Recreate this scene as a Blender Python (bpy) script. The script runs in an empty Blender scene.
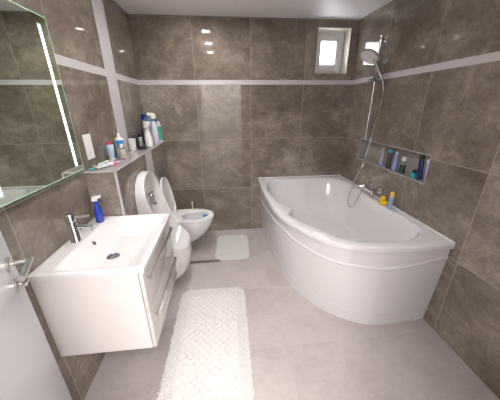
import bpy, bmesh, math, random
from mathutils import Vector, Matrix, noise
random.seed(7)
SC = bpy.context.scene
COL = SC.collection
PI = math.pi
XL, XR, YB, ZC = -0.869, 1.491, 2.955, 2.408
YF = 0.05            # inner face of the doorway wall
PX = -0.682          # front face of the boxed-in half wall
LZ = 1.197           # top of its ledge

# ------------------------------------------------------------------ materials
class NT:
    def __init__(s, name):
        s.m = bpy.data.materials.new(name); s.m.use_nodes = True
        s.t = s.m.node_tree; s.t.nodes.clear()
        s.out = s.n('ShaderNodeOutputMaterial'); s.b = s.n('ShaderNodeBsdfPrincipled')
        s.l(s.b.outputs[0], s.out.inputs[0])
    def n(s, k, **kw):
        o = s.t.nodes.new(k)
        for a, v in kw.items(): setattr(o, a, v)
        return o
    def l(s, a, b): s.t.links.new(a, b)
    def math(s, op, a, b=None, c=None, clamp=False):
        o = s.n('ShaderNodeMath', operation=op, use_clamp=clamp)
        for i, v in enumerate((a, b, c)):
            if v is None: continue
            if isinstance(v, (int, float)): o.inputs[i].default_value = v
            else: s.l(v, o.inputs[i])
        return o.outputs[0]
    def ramp(s, fac, stops):
        o = s.n('ShaderNodeValToRGB'); e = o.color_ramp.elements
        while len(e) < len(stops): e.new(0.5)
        for i, (p, c) in enumerate(stops):
            e[i].position = p; e[i].color = (*c, 1) if len(c) == 3 else c
        s.l(fac, o.inputs[0]); return o.outputs[0]
    def mix(s, fac, a, b, mode='MIX'):
        o = s.n('ShaderNodeMix', data_type='RGBA', blend_type=mode)
        for sock, v in ((o.inputs[0], fac), (o.inputs[6], a), (o.inputs[7], b)):
            if isinstance(v, (int, float)): sock.default_value = v
            elif isinstance(v, tuple): sock.default_value = (*v, 1)
            else: s.l(v, sock)
        return o.outputs[2]
    def noise(s, vec, scale, detail=5, rough=0.6, dist=0.0):
        o = s.n('ShaderNodeTexNoise'); o.inputs['Scale'].default_value = scale
        o.inputs['Detail'].default_value = detail; o.inputs['Roughness'].default_value = rough
        o.inputs['Distortion'].default_value = dist
        if vec is not None: s.l(vec, o.inputs['Vector'])
        return o.outputs['Fac']
    def bump(s, h, strength, dist=0.002):
        o = s.n('ShaderNodeBump'); o.inputs['Strength'].default_value = strength
        o.inputs['Distance'].default_value = dist; s.l(h, o.inputs['Height']); s.l(o.outputs[0], s.b.inputs['Normal'])

def mat(name, col, rough=0.4, metal=0.0, coat=0.0, var=0.04, scale=30, bump=0.0, trans=0.0, emis=0.0, ior=None, bscale=None):
    t = NT(name); P = t.n('ShaderNodeTexCoord').outputs['Object']
    f = t.noise(P, scale, 3)
    c = t.mix(f, tuple(x * (1 - var) for x in col), tuple(min(1, x * (1 + var)) for x in col))
    t.l(c, t.b.inputs['Base Color'])
    t.b.inputs['Roughness'].default_value = rough; t.b.inputs['Metallic'].default_value = metal
    t.b.inputs['Coat Weight'].default_value = coat; t.b.inputs['Coat Roughness'].default_value = 0.05
    t.b.inputs['Transmission Weight'].default_value = trans
    if ior: t.b.inputs['IOR'].default_value = ior
    if emis:
        t.b.inputs['Emission Color'].default_value = (*col, 1); t.b.inputs['Emission Strength'].default_value = emis
    if bump: t.bump(t.noise(P, bscale or scale, 4), bump)
    return t.m

def tiles(name, ax, o, stops, grout, rough, ucap=99., vax='Z', ov=0.0, streak=True, gw=0.0013, size=0.6, gf=1.0):
    """large format cement look tiles with thin grout; ax, vax = the two world axes of the surface"""
    t = NT(name)
    g = t.n('ShaderNodeNewGeometry').outputs['Position']
    sp = t.n('ShaderNodeSeparateXYZ'); t.l(g, sp.inputs[0])
    u = t.math('MINIMUM', sp.outputs[ax], ucap); v = sp.outputs[vax]
    us = t.math('DIVIDE', t.math('SUBTRACT', u, o), size); vs = t.math('DIVIDE', t.math('SUBTRACT', v, ov), size)
    def line(q):
        fr = t.math('FRACT', q); d = t.math('MINIMUM', fr, t.math('SUBTRACT', 1.0, fr))
        return t.math('LESS_THAN', d, gw / size)
    gm = t.math('MAXIMUM', line(us), line(vs))
    # every tile has its own piece of the pattern
    cb = t.n('ShaderNodeCombineXYZ'); t.l(t.math('FLOOR', us), cb.inputs[0]); t.l(t.math('FLOOR', vs), cb.inputs[1])
    wn = t.n('ShaderNodeTexWhiteNoise'); t.l(cb.outputs[0], wn.inputs['Vector'])
    sc = t.n('ShaderNodeVectorMath', operation='MULTIPLY'); t.l(wn.outputs['Color'], sc.inputs[0]); sc.inputs[1].default_value = (9, 9, 9)
    ad = t.n('ShaderNodeVectorMath', operation='ADD'); t.l(g, ad.inputs[0]); t.l(sc.outputs[0], ad.inputs[1])
    p = ad.outputs[0]
    mp = t.n('ShaderNodeMapping'); mp.inputs['Scale'].default_value = (1, 1, 1.7) if vax == 'Z' else (1, 1.6, 1); t.l(p, mp.inputs[0])
    n1 = t.noise(p, 2.1, 7, 0.66, 0.3); n2 = t.noise(mp.outputs[0], 3.6, 8, 0.72, 0.5); n3 = t.noise(p, 34, 5, 0.7)
    f = t.math('ADD', t.math('ADD', t.math('MULTIPLY', n1, 0.42), t.math('MULTIPLY', n2, 0.38)), t.math('MULTIPLY', n3, 0.20))
    f = t.math('ADD', f, t.math('MULTIPLY', t.math('SUBTRACT', wn.outputs['Value'], 0.5), 0.05))
    c = t.ramp(f, stops)
    if streak:   # pale worn patches and fine darker veins
        n4 = t.noise(mp.outputs[0], 1.8, 9, 0.74, 0.8)
        c = t.mix(t.ramp(n4, [(0.56, (0, 0, 0)), (0.70, (0.55, 0.55, 0.55))]), c, tuple(min(1, x * 1.25) for x in stops[-1][1]))
        n5 = t.noise(p, 4.0, 8, 0.7, 1.5)
        c = t.mix(t.ramp(t.math('ABSOLUTE', t.math('SUBTRACT', n5, 0.5)), [(0.0, (0.25, 0.25, 0.25)), (0.010, (0, 0, 0))]), c, stops[0][1])
    c = t.mix(t.math('MULTIPLY', gm, gf), c, grout)
    t.l(c, t.b.inputs['Base Color'])
    r = t.math('ADD', t.math('MULTIPLY', n3, 0.05), rough); r = t.math('ADD', r, t.math('MULTIPLY', gm, 0.5))
    t.l(r, t.b.inputs['Roughness'])
    t.bump(t.math('ADD', t.math('MULTIPLY', n1, 0.4), t.math('MULTIPLY', gm, -0.6)), 0.12, 0.0008)
    return t.m

TS = [(0.35, (0.108, 0.086, 0.066)), (0.50, (0.203, 0.167, 0.136)), (0.64, (0.370, 0.316, 0.270))]
GR = (0.42, 0.38, 0.35)
M = {}
M['tile_back'] = tiles('tile_back', 'X', -0.279, TS, GR, 0.018)
M['tile_right'] = tiles('tile_right', 'Y', 1.199, TS, GR, 0.018)
M['tile_left'] = tiles('tile_left', 'Y', 0.977, TS, GR, 0.018, ucap=2.15)
M['tile_half'] = tiles('tile_half', 'Y', 1.577, TS, GR, 0.018, ucap=2.15)
FS = [(0.30, (0.365, 0.32, 0.31)), (0.5, (0.455, 0.405, 0.395)), (0.7, (0.53, 0.48, 0.468))]
M['floor'] = tiles('floor_tile', 'X', 0.36, FS, (0.36, 0.33, 0.315), 0.22, vax='Y', ov=1.19, streak=False, gw=0.001, gf=0.7)
M['strip'] = mat('pale_strip', (0.56, 0.52, 0.54), 0.25, var=0.05, scale=12)
M['niche'] = mat('niche_lining', (0.36, 0.32, 0.30), 0.3, var=0.15, scale=25)
M['ledge'] = mat('ledge_tile_lit', (0.36, 0.32, 0.305), 0.12, var=0.15, scale=14)  # paler tile colour, with extra light and ceiling reflection put into it
M['ceil'] = mat('ceiling_paint', (0.90, 0.88, 0.90), 0.5, var=0.01)
M['paint'] = mat('hall_paint', (0.62, 0.60, 0.58), 0.7, var=0.02)
M['reveal'] = mat('window_reveal_paint', (0.60, 0.56, 0.49), 0.6, var=0.02)
M['acrylic'] = mat('bath_acrylic', (0.74, 0.72, 0.735), 0.12, coat=0.4, var=0.01)
M['ceramic'] = mat('ceramic_glaze', (0.73, 0.71, 0.715), 0.08, coat=0.5, var=0.01)
M['lacquer'] = mat('white_lacquer', (0.67, 0.63, 0.615), 0.28, var=0.01, coat=0.2)
M['front'] = mat('gloss_front', (0.58, 0.54, 0.525), 0.10, var=0.01, coat=0.6)
M['plastic'] = mat('white_plastic', (0.82, 0.81, 0.80), 0.3, var=0.01)
M['doorp'] = mat('door_paint', (0.66, 0.66, 0.70), 0.35, var=0.015)
M['chrome'] = mat('chrome', (0.78, 0.78, 0.80), 0.08, 1.0, var=0.02)
M['satin'] = mat('satin_nickel', (0.56, 0.54, 0.52), 0.28, 1.0, var=0.03)
M['dark'] = mat('hole_shade', (0.06, 0.055, 0.05), 0.6)  # near-black colour standing in for the shade inside small holes
M['mirror'] = mat('mirror_silver', (0.76, 0.85, 0.76), 0.015, 1.0, var=0.003)
M['edgeglow'] = mat('mirror_edge_glow', (0.42, 0.80, 0.55), 0.15, var=0.05, emis=0.25)  # green glow the strips give the glass edge, put in as colour and emission
M['led'] = mat('led_strip', (0.93, 1.0, 0.97), 0.4, var=0.0, emis=5.0)
M['frostglow'] = mat('frosted_mirror_glow', (0.40, 0.52, 0.45), 0.45, var=0.0, emis=0.10)  # soft halo round the light strips, imitated by weak emission
M['lamp'] = mat('spot_lamp', (1.0, 0.97, 0.93), 0.4, var=0.0, emis=230)
M['glass'] = mat('window_pane_glass', (1, 1, 1), 0.0, trans=1.0, var=0.0, ior=1.1)
M['pvc'] = mat('window_pvc', (0.80, 0.78, 0.79), 0.3, var=0.01)
M['pile'] = mat('cotton_pile', (0.70, 0.675, 0.66), 0.95, var=0.06, scale=60)
M['greyp'] = mat('dark_grey_plastic', (0.15, 0.14, 0.14), 0.35)
M['drain'] = mat('drain_insert', (0.17, 0.145, 0.135), 0.35, var=0.2, scale=80)
M['yellow'] = mat('yellow_rubber', (0.85, 0.56, 0.01), 0.3)
M['red'] = mat('red_plastic', (0.80, 0.04, 0.03), 0.3)
M['black'] = mat('black_plastic', (0.022, 0.022, 0.028), 0.3)
M['blue'] = mat('blue_plastic', (0.01, 0.05, 0.42), 0.2, coat=0.4)
M['navy'] = mat('navy_plastic', (0.008, 0.018, 0.11), 0.25)
M['skyblue'] = mat('sky_blue_plastic', (0.24, 0.44, 0.78), 0.3)
M['brightblue'] = mat('bright_blue_plastic', (0.03, 0.30, 0.75), 0.3)
M['paleblue'] = mat('pale_blue_plastic', (0.44, 0.62, 0.85), 0.35)
M['midblue'] = mat('mid_blue_plastic', (0.25, 0.40, 0.70), 0.35)
M['softyellow'] = mat('soft_yellow_plastic', (0.82, 0.60, 0.12), 0.35)
M['lavender'] = mat('lavender_plastic', (0.26, 0.34, 0.74), 0.3)
M['palelav'] = mat('pale_lavender_plastic', (0.70, 0.71, 0.84), 0.3)
M['teal'] = mat('teal_plastic', (0.02, 0.42, 0.55), 0.3)
M['green'] = mat('green_liquid', (0.012, 0.055, 0.025), 0.2)
M['greenlab'] = mat('green_label', (0.03, 0.42, 0.28), 0.35, var=0.3, scale=60)
M['lime'] = mat('lime_print', (0.30, 0.60, 0.08), 0.4)
M['magenta'] = mat('magenta_plastic', (0.70, 0.04, 0.32), 0.35)
M['purple'] = mat('purple_plastic', (0.30, 0.14, 0.60), 0.35)
M['brushdark'] = mat('charcoal_bottle', (0.06, 0.05, 0.05), 0.3)
M['silver'] = mat('silver_can', (0.62, 0.62, 0.66), 0.28, 0.8)
M['gold'] = mat('gold_collar', (0.75, 0.55, 0.25), 0.25, 0.9)
M['amberliq'] = mat('frosted_bottle', (0.62, 0.60, 0.58), 0.2, trans=0.35)
M['amber'] = mat('amber_liquid', (0.62, 0.42, 0.14), 0.2)
M['clear'] = mat('clear_plastic', (0.72, 0.74, 0.80), 0.1, trans=0.75, ior=1.2)
M['sealant'] = mat('silicone_joint', (0.60, 0.47, 0.28), 0.5)
M['bristle'] = mat('brush_bristle', (0.75, 0.80, 0.85), 0.7)
M['water'] = mat('bowl_water', (0.25, 0.42, 0.62), 0.05)

# ------------------------------------------------------------------ mesh helpers
def bx(bm, lo, hi, bev=0.0, seg=2):
    r = bmesh.ops.create_cube(bm, size=1.0)
    c = [(a + b) / 2 for a, b in zip(lo, hi)]; s = [b - a for a, b in zip(lo, hi)]
    for v in r['verts']: v.co = Vector([c[i] + v.co[i] * s[i] for i in range(3)])
    if bev:
        es = list({e for v in r['verts'] for e in v.link_edges})
        bmesh.ops.bevel(bm, geom=es, offset=bev, segments=seg, profile=0.5, affect='EDGES')
    return bm
def box(lo, hi, bev=0.0, seg=2): return bx(bmesh.new(), lo, hi, bev, seg)
def rings(bm, R, closed=True, cap0=False, cap1=False):
    V = [[bm.verts.new(p) for p in r] for r in R]
    for a, b in zip(V, V[1:]):
        n = len(a)
        for i in range(n if closed else n - 1):
            j = (i + 1) % n
            try: bm.faces.new((a[i], a[j], b[j], b[i]))
            except ValueError: pass
    if cap0: bm.faces.new(V[0][::-1])
    if cap1: bm.faces.new(V[-1])
    return V
def frame(d):
    d = d.normalized(); a = Vector((0, 0, 1)) if abs(d.z) < 0.9 else Vector((1, 0, 0))
    x = d.cross(a).normalized(); return x, d.cross(x).normalized()
def lathe(bm, prof, c=(0, 0, 0), n=24, axis=(0, 0, 1), sx=1, sy=1):
    """prof = [(radius, height)...] turned about axis through c"""
    ax = Vector(axis).normalized()
    if abs(ax.z) > 0.99: X, Y = Vector((1, 0, 0)), Vector((0, 1, 0))
    else: X, Y = frame(ax)
    R = []
    for r, h in prof:
        R.append([Vector(c) + ax * h + X * (math.cos(k * 2 * PI / n) * max(r, 1e-4) * sx) + Y * (math.sin(k * 2 * PI / n) * max(r, 1e-4) * sy) for k in range(n)])
    rings(bm, R, True, True, True); return bm
def tube(bm, pts, r, n=12, caps=True):
    pts = [Vector(p) for p in pts]; rr = r if isinstance(r, (list, tuple)) else [r] * len(pts)
    R = []; x = None
    for i, p in enumerate(pts):
        d = (pts[min(i + 1, len(pts) - 1)] - pts[max(i - 1, 0)]).normalized()
        if x is None: x, _ = frame(d)
        x = (x - d * x.dot(d)).normalized(); y = d.cross(x)
        R.append([p + x * (math.cos(k * 2 * PI / n) * rr[i]) + y * (math.sin(k * 2 * PI / n) * rr[i]) for k in range(n)])
    rings(bm, R, True, caps, caps); return bm
def spline(pts, n=8):
    P = [Vector(p) for p in pts]; P = [P[0] * 2 - P[1]] + P + [P[-1] * 2 - P[-2]]; out = []
    for i in range(1, len(P) - 2):
        a, b, c, d = P[i - 1:i + 3]
        for k in range(n):
            t = k / n
            out.append(0.5 * ((2 * b) + (c - a) * t + (2 * a - 5 * b + 4 * c - d) * t * t + (3 * b - a - 3 * c + d) * t ** 3))
    out.append(P[-2]); return out
def rrect(x0, y0, x1, y1, r, n=8):
    out = []
    for cx, cy, a0 in ((x1 - r, y0 + r, -PI / 2), (x1 - r, y1 - r, 0), (x0 + r, y1 - r, PI / 2), (x0 + r, y0 + r, PI)):
        for k in range(n + 1):
            a = a0 + k * PI / 2 / n; out.append((cx + r * math.cos(a), cy + r * math.sin(a)))
    return out
def resample(P, n, closed=False):
    P = [Vector(p) for p in P]
    if closed: P = P + [P[0]]
    L = [0]
    for a, b in zip(P, P[1:]): L.append(L[-1] + (b - a).length)
    out = []; m = n if closed else n - 1; j = 0
    for i in range(n):
        s = L[-1] * i / m
        while j < len(L) - 2 and L[j + 1] < s: j += 1
        t = (s - L[j]) / max(1e-9, L[j + 1] - L[j]); out.append(P[j].lerp(P[j + 1], min(1, t)))
    return out

# ------------------------------------------------------------------ object helpers
def wpos(o):
    p = Vector((0, 0, 0))
    while o is not None: p += Vector(o.location); o = o.parent
    return p
def obj(name, bm, m, parent=None, base=None, smooth=True, ang=35):
    """links bm (given in world coordinates) as one mesh object whose origin is base or its parent"""
    org = wpos(parent) if parent is not None else Vector(base or (0, 0, 0))
    bmesh.ops.translate(bm, verts=bm.verts, vec=-org)
    bmesh.ops.recalc_face_normals(bm, faces=bm.faces)
    me = bpy.data.meshes.new(name); bm.to_mesh(me); bm.free()
    ms = m if isinstance(m, (list, tuple)) else [m]
    for k in ms: me.materials.append(M[k])
    o = bpy.data.objects.new(name, me); COL.objects.link(o)
    if parent is not None: o.parent = parent
    else: o.location = org
    if smooth:
        for p in me.polygons: p.use_smooth = True
        me.set_sharp_from_angle(angle=math.radians(ang))
    return o
def tag(o, label, cat, group=None):
    o['label'] = label; o['category'] = cat
    if group: o['group'] = group
    return o
def thing(name, loc, label, cat, group=None):
    o = bpy.data.objects.new(name, None); COL.objects.link(o); o.location = loc
    o.empty_display_size = 0.05
    return tag(o, label, cat, group)
def struct(name, bm, m, smooth=False, parent=None):
    o = obj(name, bm, m, parent, smooth=smooth)
    if parent is None: o['kind'] = 'structure'
    return o
def dup(root, loc, label, group=None):
    r = root.copy(); COL.objects.link(r); r.location = loc; r['label'] = label
    if group: r['group'] = group
    for ch in list(root.children):
        c = ch.copy(); COL.objects.link(c); c.parent = r
        for g in list(ch.children):
            d = g.copy(); COL.objects.link(d); d.parent = c
    return r

# ------------------------------------------------------------------ the room shell
struct('floor', box((-1.6, -1.9, -0.08), (XR + 0.12, YB + 0.12, 0)), 'floor')
struct('ceiling', box((-1.6, -1.9, ZC), (XR + 0.12, YB + 0.21, ZC + 0.1)), 'ceil')
struct('wall_left', box((XL - 0.1, YF, 0), (XL, YB, ZC)), 'tile_left')
# back wall with the window opening
WX0, WX1, WZ0, WZ1 = 1.040, 1.408, 1.900, 2.335
bm = bmesh.new()
bx(bm, (XL - 0.1, YB, 0), (WX0, YB + 0.21, ZC)); bx(bm, (WX1, YB, 0), (XR + 0.12, YB + 0.21, ZC))
bx(bm, (WX0, YB, 0), (WX1, YB + 0.21, WZ0)); bx(bm, (WX0, YB, WZ1), (WX1, YB + 0.21, ZC))
struct('wall_back', bm, 'tile_back')
# right wall with the niche
NY0, NY1, NZ0, NZ1, ND = 1.622, 2.600, 1.006, 1.222, 0.105
bm = bmesh.new()
bx(bm, (XR, YF, 0), (XR + 0.12, NY0, ZC)); bx(bm, (XR, NY1, 0), (XR + 0.12, YB, ZC))
bx(bm, (XR, NY0, 0), (XR + 0.12, NY1, NZ0)); bx(bm, (XR, NY0, NZ1), (XR + 0.12, NY1, ZC))
struct('wall_right', bm, 'tile_right')
bm = bmesh.new(); t = 0.004
bx(bm, (XR + ND, NY0, NZ0), (XR + 0.12, NY1, NZ1))
bx(bm, (XR + 0.001, NY0, NZ0), (XR + ND, NY1, NZ0 + t)); bx(bm, (XR + 0.001, NY0, NZ1 - t), (XR + ND, NY1, NZ1))
bx(bm, (XR + 0.001, NY0, NZ0 + t), (XR + ND, NY0 + t, NZ1 - t)); bx(bm, (XR + 0.001, NY1 - t, NZ0 + t), (XR + ND, NY1, NZ1 - t))
struct('wall_niche', bm, 'niche')
NF = NZ0 + t
bm = bmesh.new(); e = 0.003      # thin metal profile round the niche mouth
for lo, hi in (((NY0 - e, NZ0 - e), (NY1 + e, NZ0)), ((NY0 - e, NZ1), (NY1 + e, NZ1 + e)), ((NY0 - e, NZ0), (NY0, NZ1)), ((NY1, NZ0), (NY1 + e, NZ1))):
    bx(bm, (XR - 0.001, lo[0], lo[1]), (XR + 0.004, hi[0], hi[1]))
struct('trim_1', bm, 'strip')
# half wall with its ledge
LY0 = 1.562
bm = box((XL, LY0, 0), (PX, YB, LZ)); struct('wall_half', bm, 'tile_half')
bm = box((PX - 0.010, LY0 - 0.002, 0), (PX + 0.002, LY0 + 0.010, LZ + 0.001)); struct('trim_2', bm, 'strip')
bm = box((PX - 0.006, LY0, LZ - 0.004), (PX + 0.002, YB, LZ + 0.001)); bx(bm, (XL, LY0 - 0.002, LZ - 0.004), (PX, LY0 + 0.006, LZ + 0.001))
struct('trim_3', bm, 'strip')
struct('trim_10', box((XL, LY0 + 0.006, LZ - 0.001), (PX - 0.006, YB, LZ + 0.001)), 'ledge')  # thin slab added to make the ledge top look more brightly lit
S0, S1 = 1.787, 1.833
struct('trim_4', box((XL, YB - 0.002, S0), (XR, YB, S1)), 'strip')
struct('trim_5', box((XR - 0.002, YF, S0), (XR, YB - 0.002, S1)), 'strip')
struct('trim_6', box((XL, YF, S0), (XL + 0.002, 2.175, S1 + 0.004)), 'strip')
struct('trim_7', box((XL, 2.370, S0), (XL + 0.002, YB - 0.002, S1)), 'strip')
struct('trim_8', box((XL, 2.175, LZ), (XL + 0.0025, 2.370, ZC)), 'strip')
struct('trim_9', box((PX, 2.180, 0), (PX + 0.002, 2.372, LZ - 0.002)), 'strip')
# doorway wall and the hall behind the camera
DX0, DX1 = -0.452, 0.42
bm = bmesh.new()
bx(bm, (XL - 0.1, YF - 0.12, 0), (DX0, YF, ZC)); bx(bm, (DX1, YF - 0.12, 0), (XR + 0.12, YF, ZC)); bx(bm, (DX0, YF - 0.12, 2.08), (DX1, YF, ZC))
struct('wall_front', bm, 'tile_back')
bm = bmesh.new(); bx(bm, (-1.6, -1.9, 0), (-1.5, YF - 0.12, ZC)); struct('wall_hall_left', bm, 'paint')
struct('wall_hall_right', box((XR + 0.02, -1.9, 0), (XR + 0.12, YF - 0.12, ZC)), 'paint')
struct('wall_hall_back', box((-1.5, -1.9, 0), (XR + 0.02, -1.8, ZC)), 'paint')

# window: frame, sash, pane
WY = YB + 0.150
win = bpy.data.objects.new('window_1', None); COL.objects.link(win); win.location = (WX0, WY, WZ0); win['kind'] = 'structure'
bm = bmesh.new(); r = 0.004
bx(bm, (WX0, YB + 0.001, WZ1 - r), (WX1, WY, WZ1)); bx(bm, (WX1 - r, YB + 0.001, WZ0), (WX1, WY, WZ1))
bx(bm, (WX0, YB + 0.001, WZ0), (WX0 + r, WY, WZ1)); bx(bm, (WX0, YB + 0.001, WZ0), (WX1, WY, WZ0 + r))
obj('window_reveal', bm, 'reveal', win, smooth=False)
def rim_frame(x0, x1, z0, z1, a0, a1, b0, b1, ya, yb, bev=0.004):
    b = bmesh.new()
    bx(b, (x0, ya, z0), (a0, yb, z1), bev); bx(b, (a1, ya, z0), (x1, yb, z1), bev)
    bx(b, (a0 - bev, ya, z0), (a1 + bev, yb, b0), bev); bx(b, (a0 - bev, ya, b1), (a1 + bev, yb, z1), bev); return b
obj('window_frame', rim_frame(WX0 + r, WX1 - r, WZ0 + r, WZ1 - r, 1.075, 1.372, 1.935, 2.300, WY, WY + 0.04), 'pvc', win)
obj('window_sash', rim_frame(1.068, 1.380, 1.930, 2.306, 1.138, 1.314, 2.008, 2.240, WY - 0.016, WY + 0.03), 'pvc', win)
obj('window_gasket', rim_frame(1.136, 1.317, 2.005, 2.243, 1.139, 1.313, 2.010, 2.238, WY + 0.006, WY + 0.012, 0.0005), 'satin', win)
obj('window_pane', box((1.130, WY + 0.012, 1.998), (1.322, WY + 0.016, 2.250)), 'glass', win)
hb = bmesh.new()
for z in (1.965, 2.255): tube(hb, [(1.388, WY - 0.020, z - 0.020), (1.388, WY - 0.020, z + 0.020)], 0.006)
obj('window_hinge', hb, 'pvc', win)

# ------------------------------------------------------------------ ceiling spots
sp0 = None; SX = -0.158
spot_y = [2.42, 1.81, 1.19]
spot_l = ['recessed square ceiling spot nearest the back wall', 'recessed square ceiling spot in the middle of the row',
          'recessed square ceiling spot nearest the doorway']
for y, lab in zip(spot_y, spot_l):
    if sp0 is None:
        sp0 = thing('ceiling_spot', (SX, y, ZC), lab, 'ceiling light', 'row of recessed ceiling spots')
        b = bmesh.new(); q = 0.046; g = 0.037
        for lo, hi in (((-q, -q), (q, -g)), ((-q, g), (q, q)), ((-q, -g), (-g, g)), ((g, -g), (q, g))):
            bx(b, (SX + lo[0], y + lo[1], ZC - 0.005), (SX + hi[0], y + hi[1], ZC), 0.001)
        obj('trim_ring', b, 'satin', sp0)
        obj('lamp_lens', box((SX - g, y - g, ZC - 0.002), (SX + g, y + g, ZC - 0.0005)), 'lamp', sp0, smooth=False)
    else: dup(sp0, (SX, y, ZC), lab)

# ------------------------------------------------------------------ bathtub
RIM = [(1.489, 1.246), (1.296, 1.236), (1.092, 1.241), (.965, 1.258), (.789, 1.312), (.667, 1.406), (.552, 1.583), (.471, 1.76), (.412, 2.011), (.398, 2.427), (.408, 2.953)]
FLO = [(1.489, 1.285), (1.3, 1.275), (1.115, 1.270), (.98, 1.295), (.84, 1.372), (.72, 1.48), (.605, 1.660), (.53, 1.85), (.478, 2.168), (.454, 2.55), (.450, 2.953)]
def smooth_outline(P, n):
    pp = spline([(a, b, 0) for a, b in P], 8); return resample(pp, n)
bath = thing('bathtub', (0.95, 2.1, 0), 'large white corner bathtub with curved panel against the tiled right wall', 'bathtub')
NB = 90; R0 = smooth_outline(RIM, NB); F0 = smooth_outline(FLO, NB)
# ridge height along the outline from the wall at the right to the back wall
RZ = [(0.0, .585), (.03, .58), (.115, .545), (.185, .53), (.27, .535), (.36, .535), (.45, .54), (.555, .57), (.675, .55), (.85, .485), (.93, .46), (1, .44)]
def interp(T, s):
    for (a, va), (b, vb) in zip(T, T[1:]):
        if s <= b: return va + (vb - va) * (s - a) / (b - a)
    return T[-1][1]
bm = bmesh.new(); R = []
lev = [(0.0, 0), (0.02, 0), (0.10, 0), (0.122, 0), (0.126, 0), (0.130, -0.0022), (0.134, 0), (0.138, 0), (0.3, 0), ('r', -0.045, 0), ('r', -0.020, 0), ('r', -0.012, .0), ('r', -0.007, .002), ('r', 0.0, .005), ('r', 0.006, .002), ('r', .012, -.003), ('r', .017, -.004), ('r', .022, -.004), ('r', .05, -.004), (0.655, -0.004), (0.668, -0.008)]
for L in lev:
    ring = []
    for i in range(NB):
        s = i / (NB - 1); z, off = (L[0], L[1]) if L[0] != 'r' else (min(0.65, interp(RZ, s) + L[1]), L[2])
        p = F0[i].lerp(R0[i], min(1, z / 0.68))
        d = (R0[min(i + 1, NB - 1)] - R0[max(i - 1, 0)]).normalized(); nrm = Vector((-d.y, d.x, 0))
        if nrm.dot(Vector((0.95, 2.1, 0)) - p) > 0: nrm = -nrm
        off2 = off - 0.016 * (1 if L[0] != 'r' or True else 0)
        q = p + nrm * off2; q.x = min(q.x, XR - 0.001); q.y = min(q.y, YB - 0.001); q.z = z; ring.append(q)
    R.append(ring)
rings(bm, R, closed=False)
obj('bath_panel', bm, 'acrylic', bath, ang=50)
# tub: polar loft about a centre; outer outline to inner outline to basin floor
INN = [(1.355, 1.40), (1.415, 1.477), (1.420, 1.60), (1.412, 1.816), (1.414, 2.114), (1.420, 2.359), (1.415, 2.62), (1.370, 2.77), (1.26, 2.845), (1.10, 2.862), (.964, 2.845), (.80, 2.862), (.66, 2.88), (.555, 2.855), (.49, 2.75), (.455, 2.57), (.458, 2.38), (.492, 2.16), (.540, 2.055), (.578, 1.99), (.572, 1.94), (.540, 1.895), (.522, 1.835), (.545, 1.77), (.60, 1.68), (.69, 1.545), (.76, 1.445), (.86, 1.370), (1.017, 1.332), (1.20, 1.335)]
CX, CY = 1.00, 2.02
def polar(poly, n, extra=()):
    P = [(a - CX, b - CY) for a, b in poly]; res = []
    for k in range(n):
        a = k * 2 * PI / n; dx, dy = math.cos(a), math.sin(a); best = 0
        for (x1, y1), (x2, y2) in zip(P, P[1:] + P[:1]):
            ex, ey = x2 - x1, y2 - y1; det = dx * (-ey) + dy * ex
            if abs(det) < 1e-9: continue
            t_ = (x1 * (-ey) + y1 * ex) / det; s_ = (dx * y1 - dy * x1) / det
            if t_ > 0 and -1e-6 <= s_ <= 1 + 1e-6: best = max(best, t_)
        res.append(best)
    return res
NA = 288
outer_poly = [(v.x, v.y) for v in R0] + [(XR - 0.002, YB - 0.002)]
inner_poly = [(v.x, v.y) for v in spline([(a, b, 0) for a, b in INN + INN[:1]], 6)][:-1]
ro = polar(outer_poly, NA); ri = polar(inner_poly, NA)
def smoothr(r, k):
    for _ in range(k): r = [(r[i - 1] + r[i] * 2 + r[(i + 1) % len(r)]) / 4 for i in range(len(r))]
    return r
ri = smoothr(ri, 2)
# push the ray nearest each outer corner exactly onto the corner
for cxx, cyy in ((XR - 0.002, YB - 0.002), (1.489, 1.246), (0.408, YB - 0.002)):
    a = math.atan2(cyy - CY, cxx - CX) % (2 * PI); k = round(a / (2 * PI) * NA) % NA; ro[k] = math.hypot(cxx - CX, cyy - CY)
# basin floor outline, with the moulded seat step in the far corner
FLOORP = [(1.25, 1.62), (1.34, 1.75), (1.34, 2.1), (1.33, 2.40), (1.24, 2.56), (1.02, 2.62), (.86, 2.58), (.76, 2.44), (.72, 2.25), (.70, 2.1), (.69, 1.95), (.72, 1.82), (.80, 1.66), (.92, 1.56), (1.08, 1.53)]
rf = smoothr(polar(FLOORP, NA), 4)
def ring_at(r, z, dr=0.0):
    return [Vector((CX + (r[k] + dr) * math.cos(k * 2 * PI / NA), CY + (r[k] + dr) * math.sin(k * 2 * PI / NA), z)) for k in range(NA)]
def clampw(rg):
    for v in rg: v.x = min(v.x, XR - 0.001); v.y = min(v.y, YB - 0.001)
    return rg
T0 = 0.712
R = [clampw(ring_at(ro, 0.668, -0.010)), clampw(ring_at(ro, 0.672, 0.0)), clampw(ring_at(ro, T0 - 0.010, 0.002)), clampw(ring_at(ro, T0 - 0.003, -0.001)), clampw(ring_at(ro, T0, -0.007))]
R.append([a.lerp(b, 0.5) for a, b in zip(ring_at(ro, T0, -0.007), ring_at(ri, T0, 0.016))])
R += [ring_at(ri, T0, 0.016), ring_at(ri, T0 - 0.002, 0.008), ring_at(ri, T0 - 0.008, 0.001), ring_at(ri, T0 - 0.02, -0.006)]
prof = [(0.10, 0.60), (0.22, 0.52), (0.36, 0.44), (0.52, 0.37), (0.70, 0.31), (0.88, 0.272), (1.0, 0.262)]
for f, z in prof:
    R.append([Vector((CX + ((ri[k] - .006) * (1 - f) + rf[k] * f) * math.cos(k * 2 * PI / NA), CY + ((ri[k] - .006) * (1 - f) + rf[k] * f) * math.sin(k * 2 * PI / NA), z)) for k in range(NA)])
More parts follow.
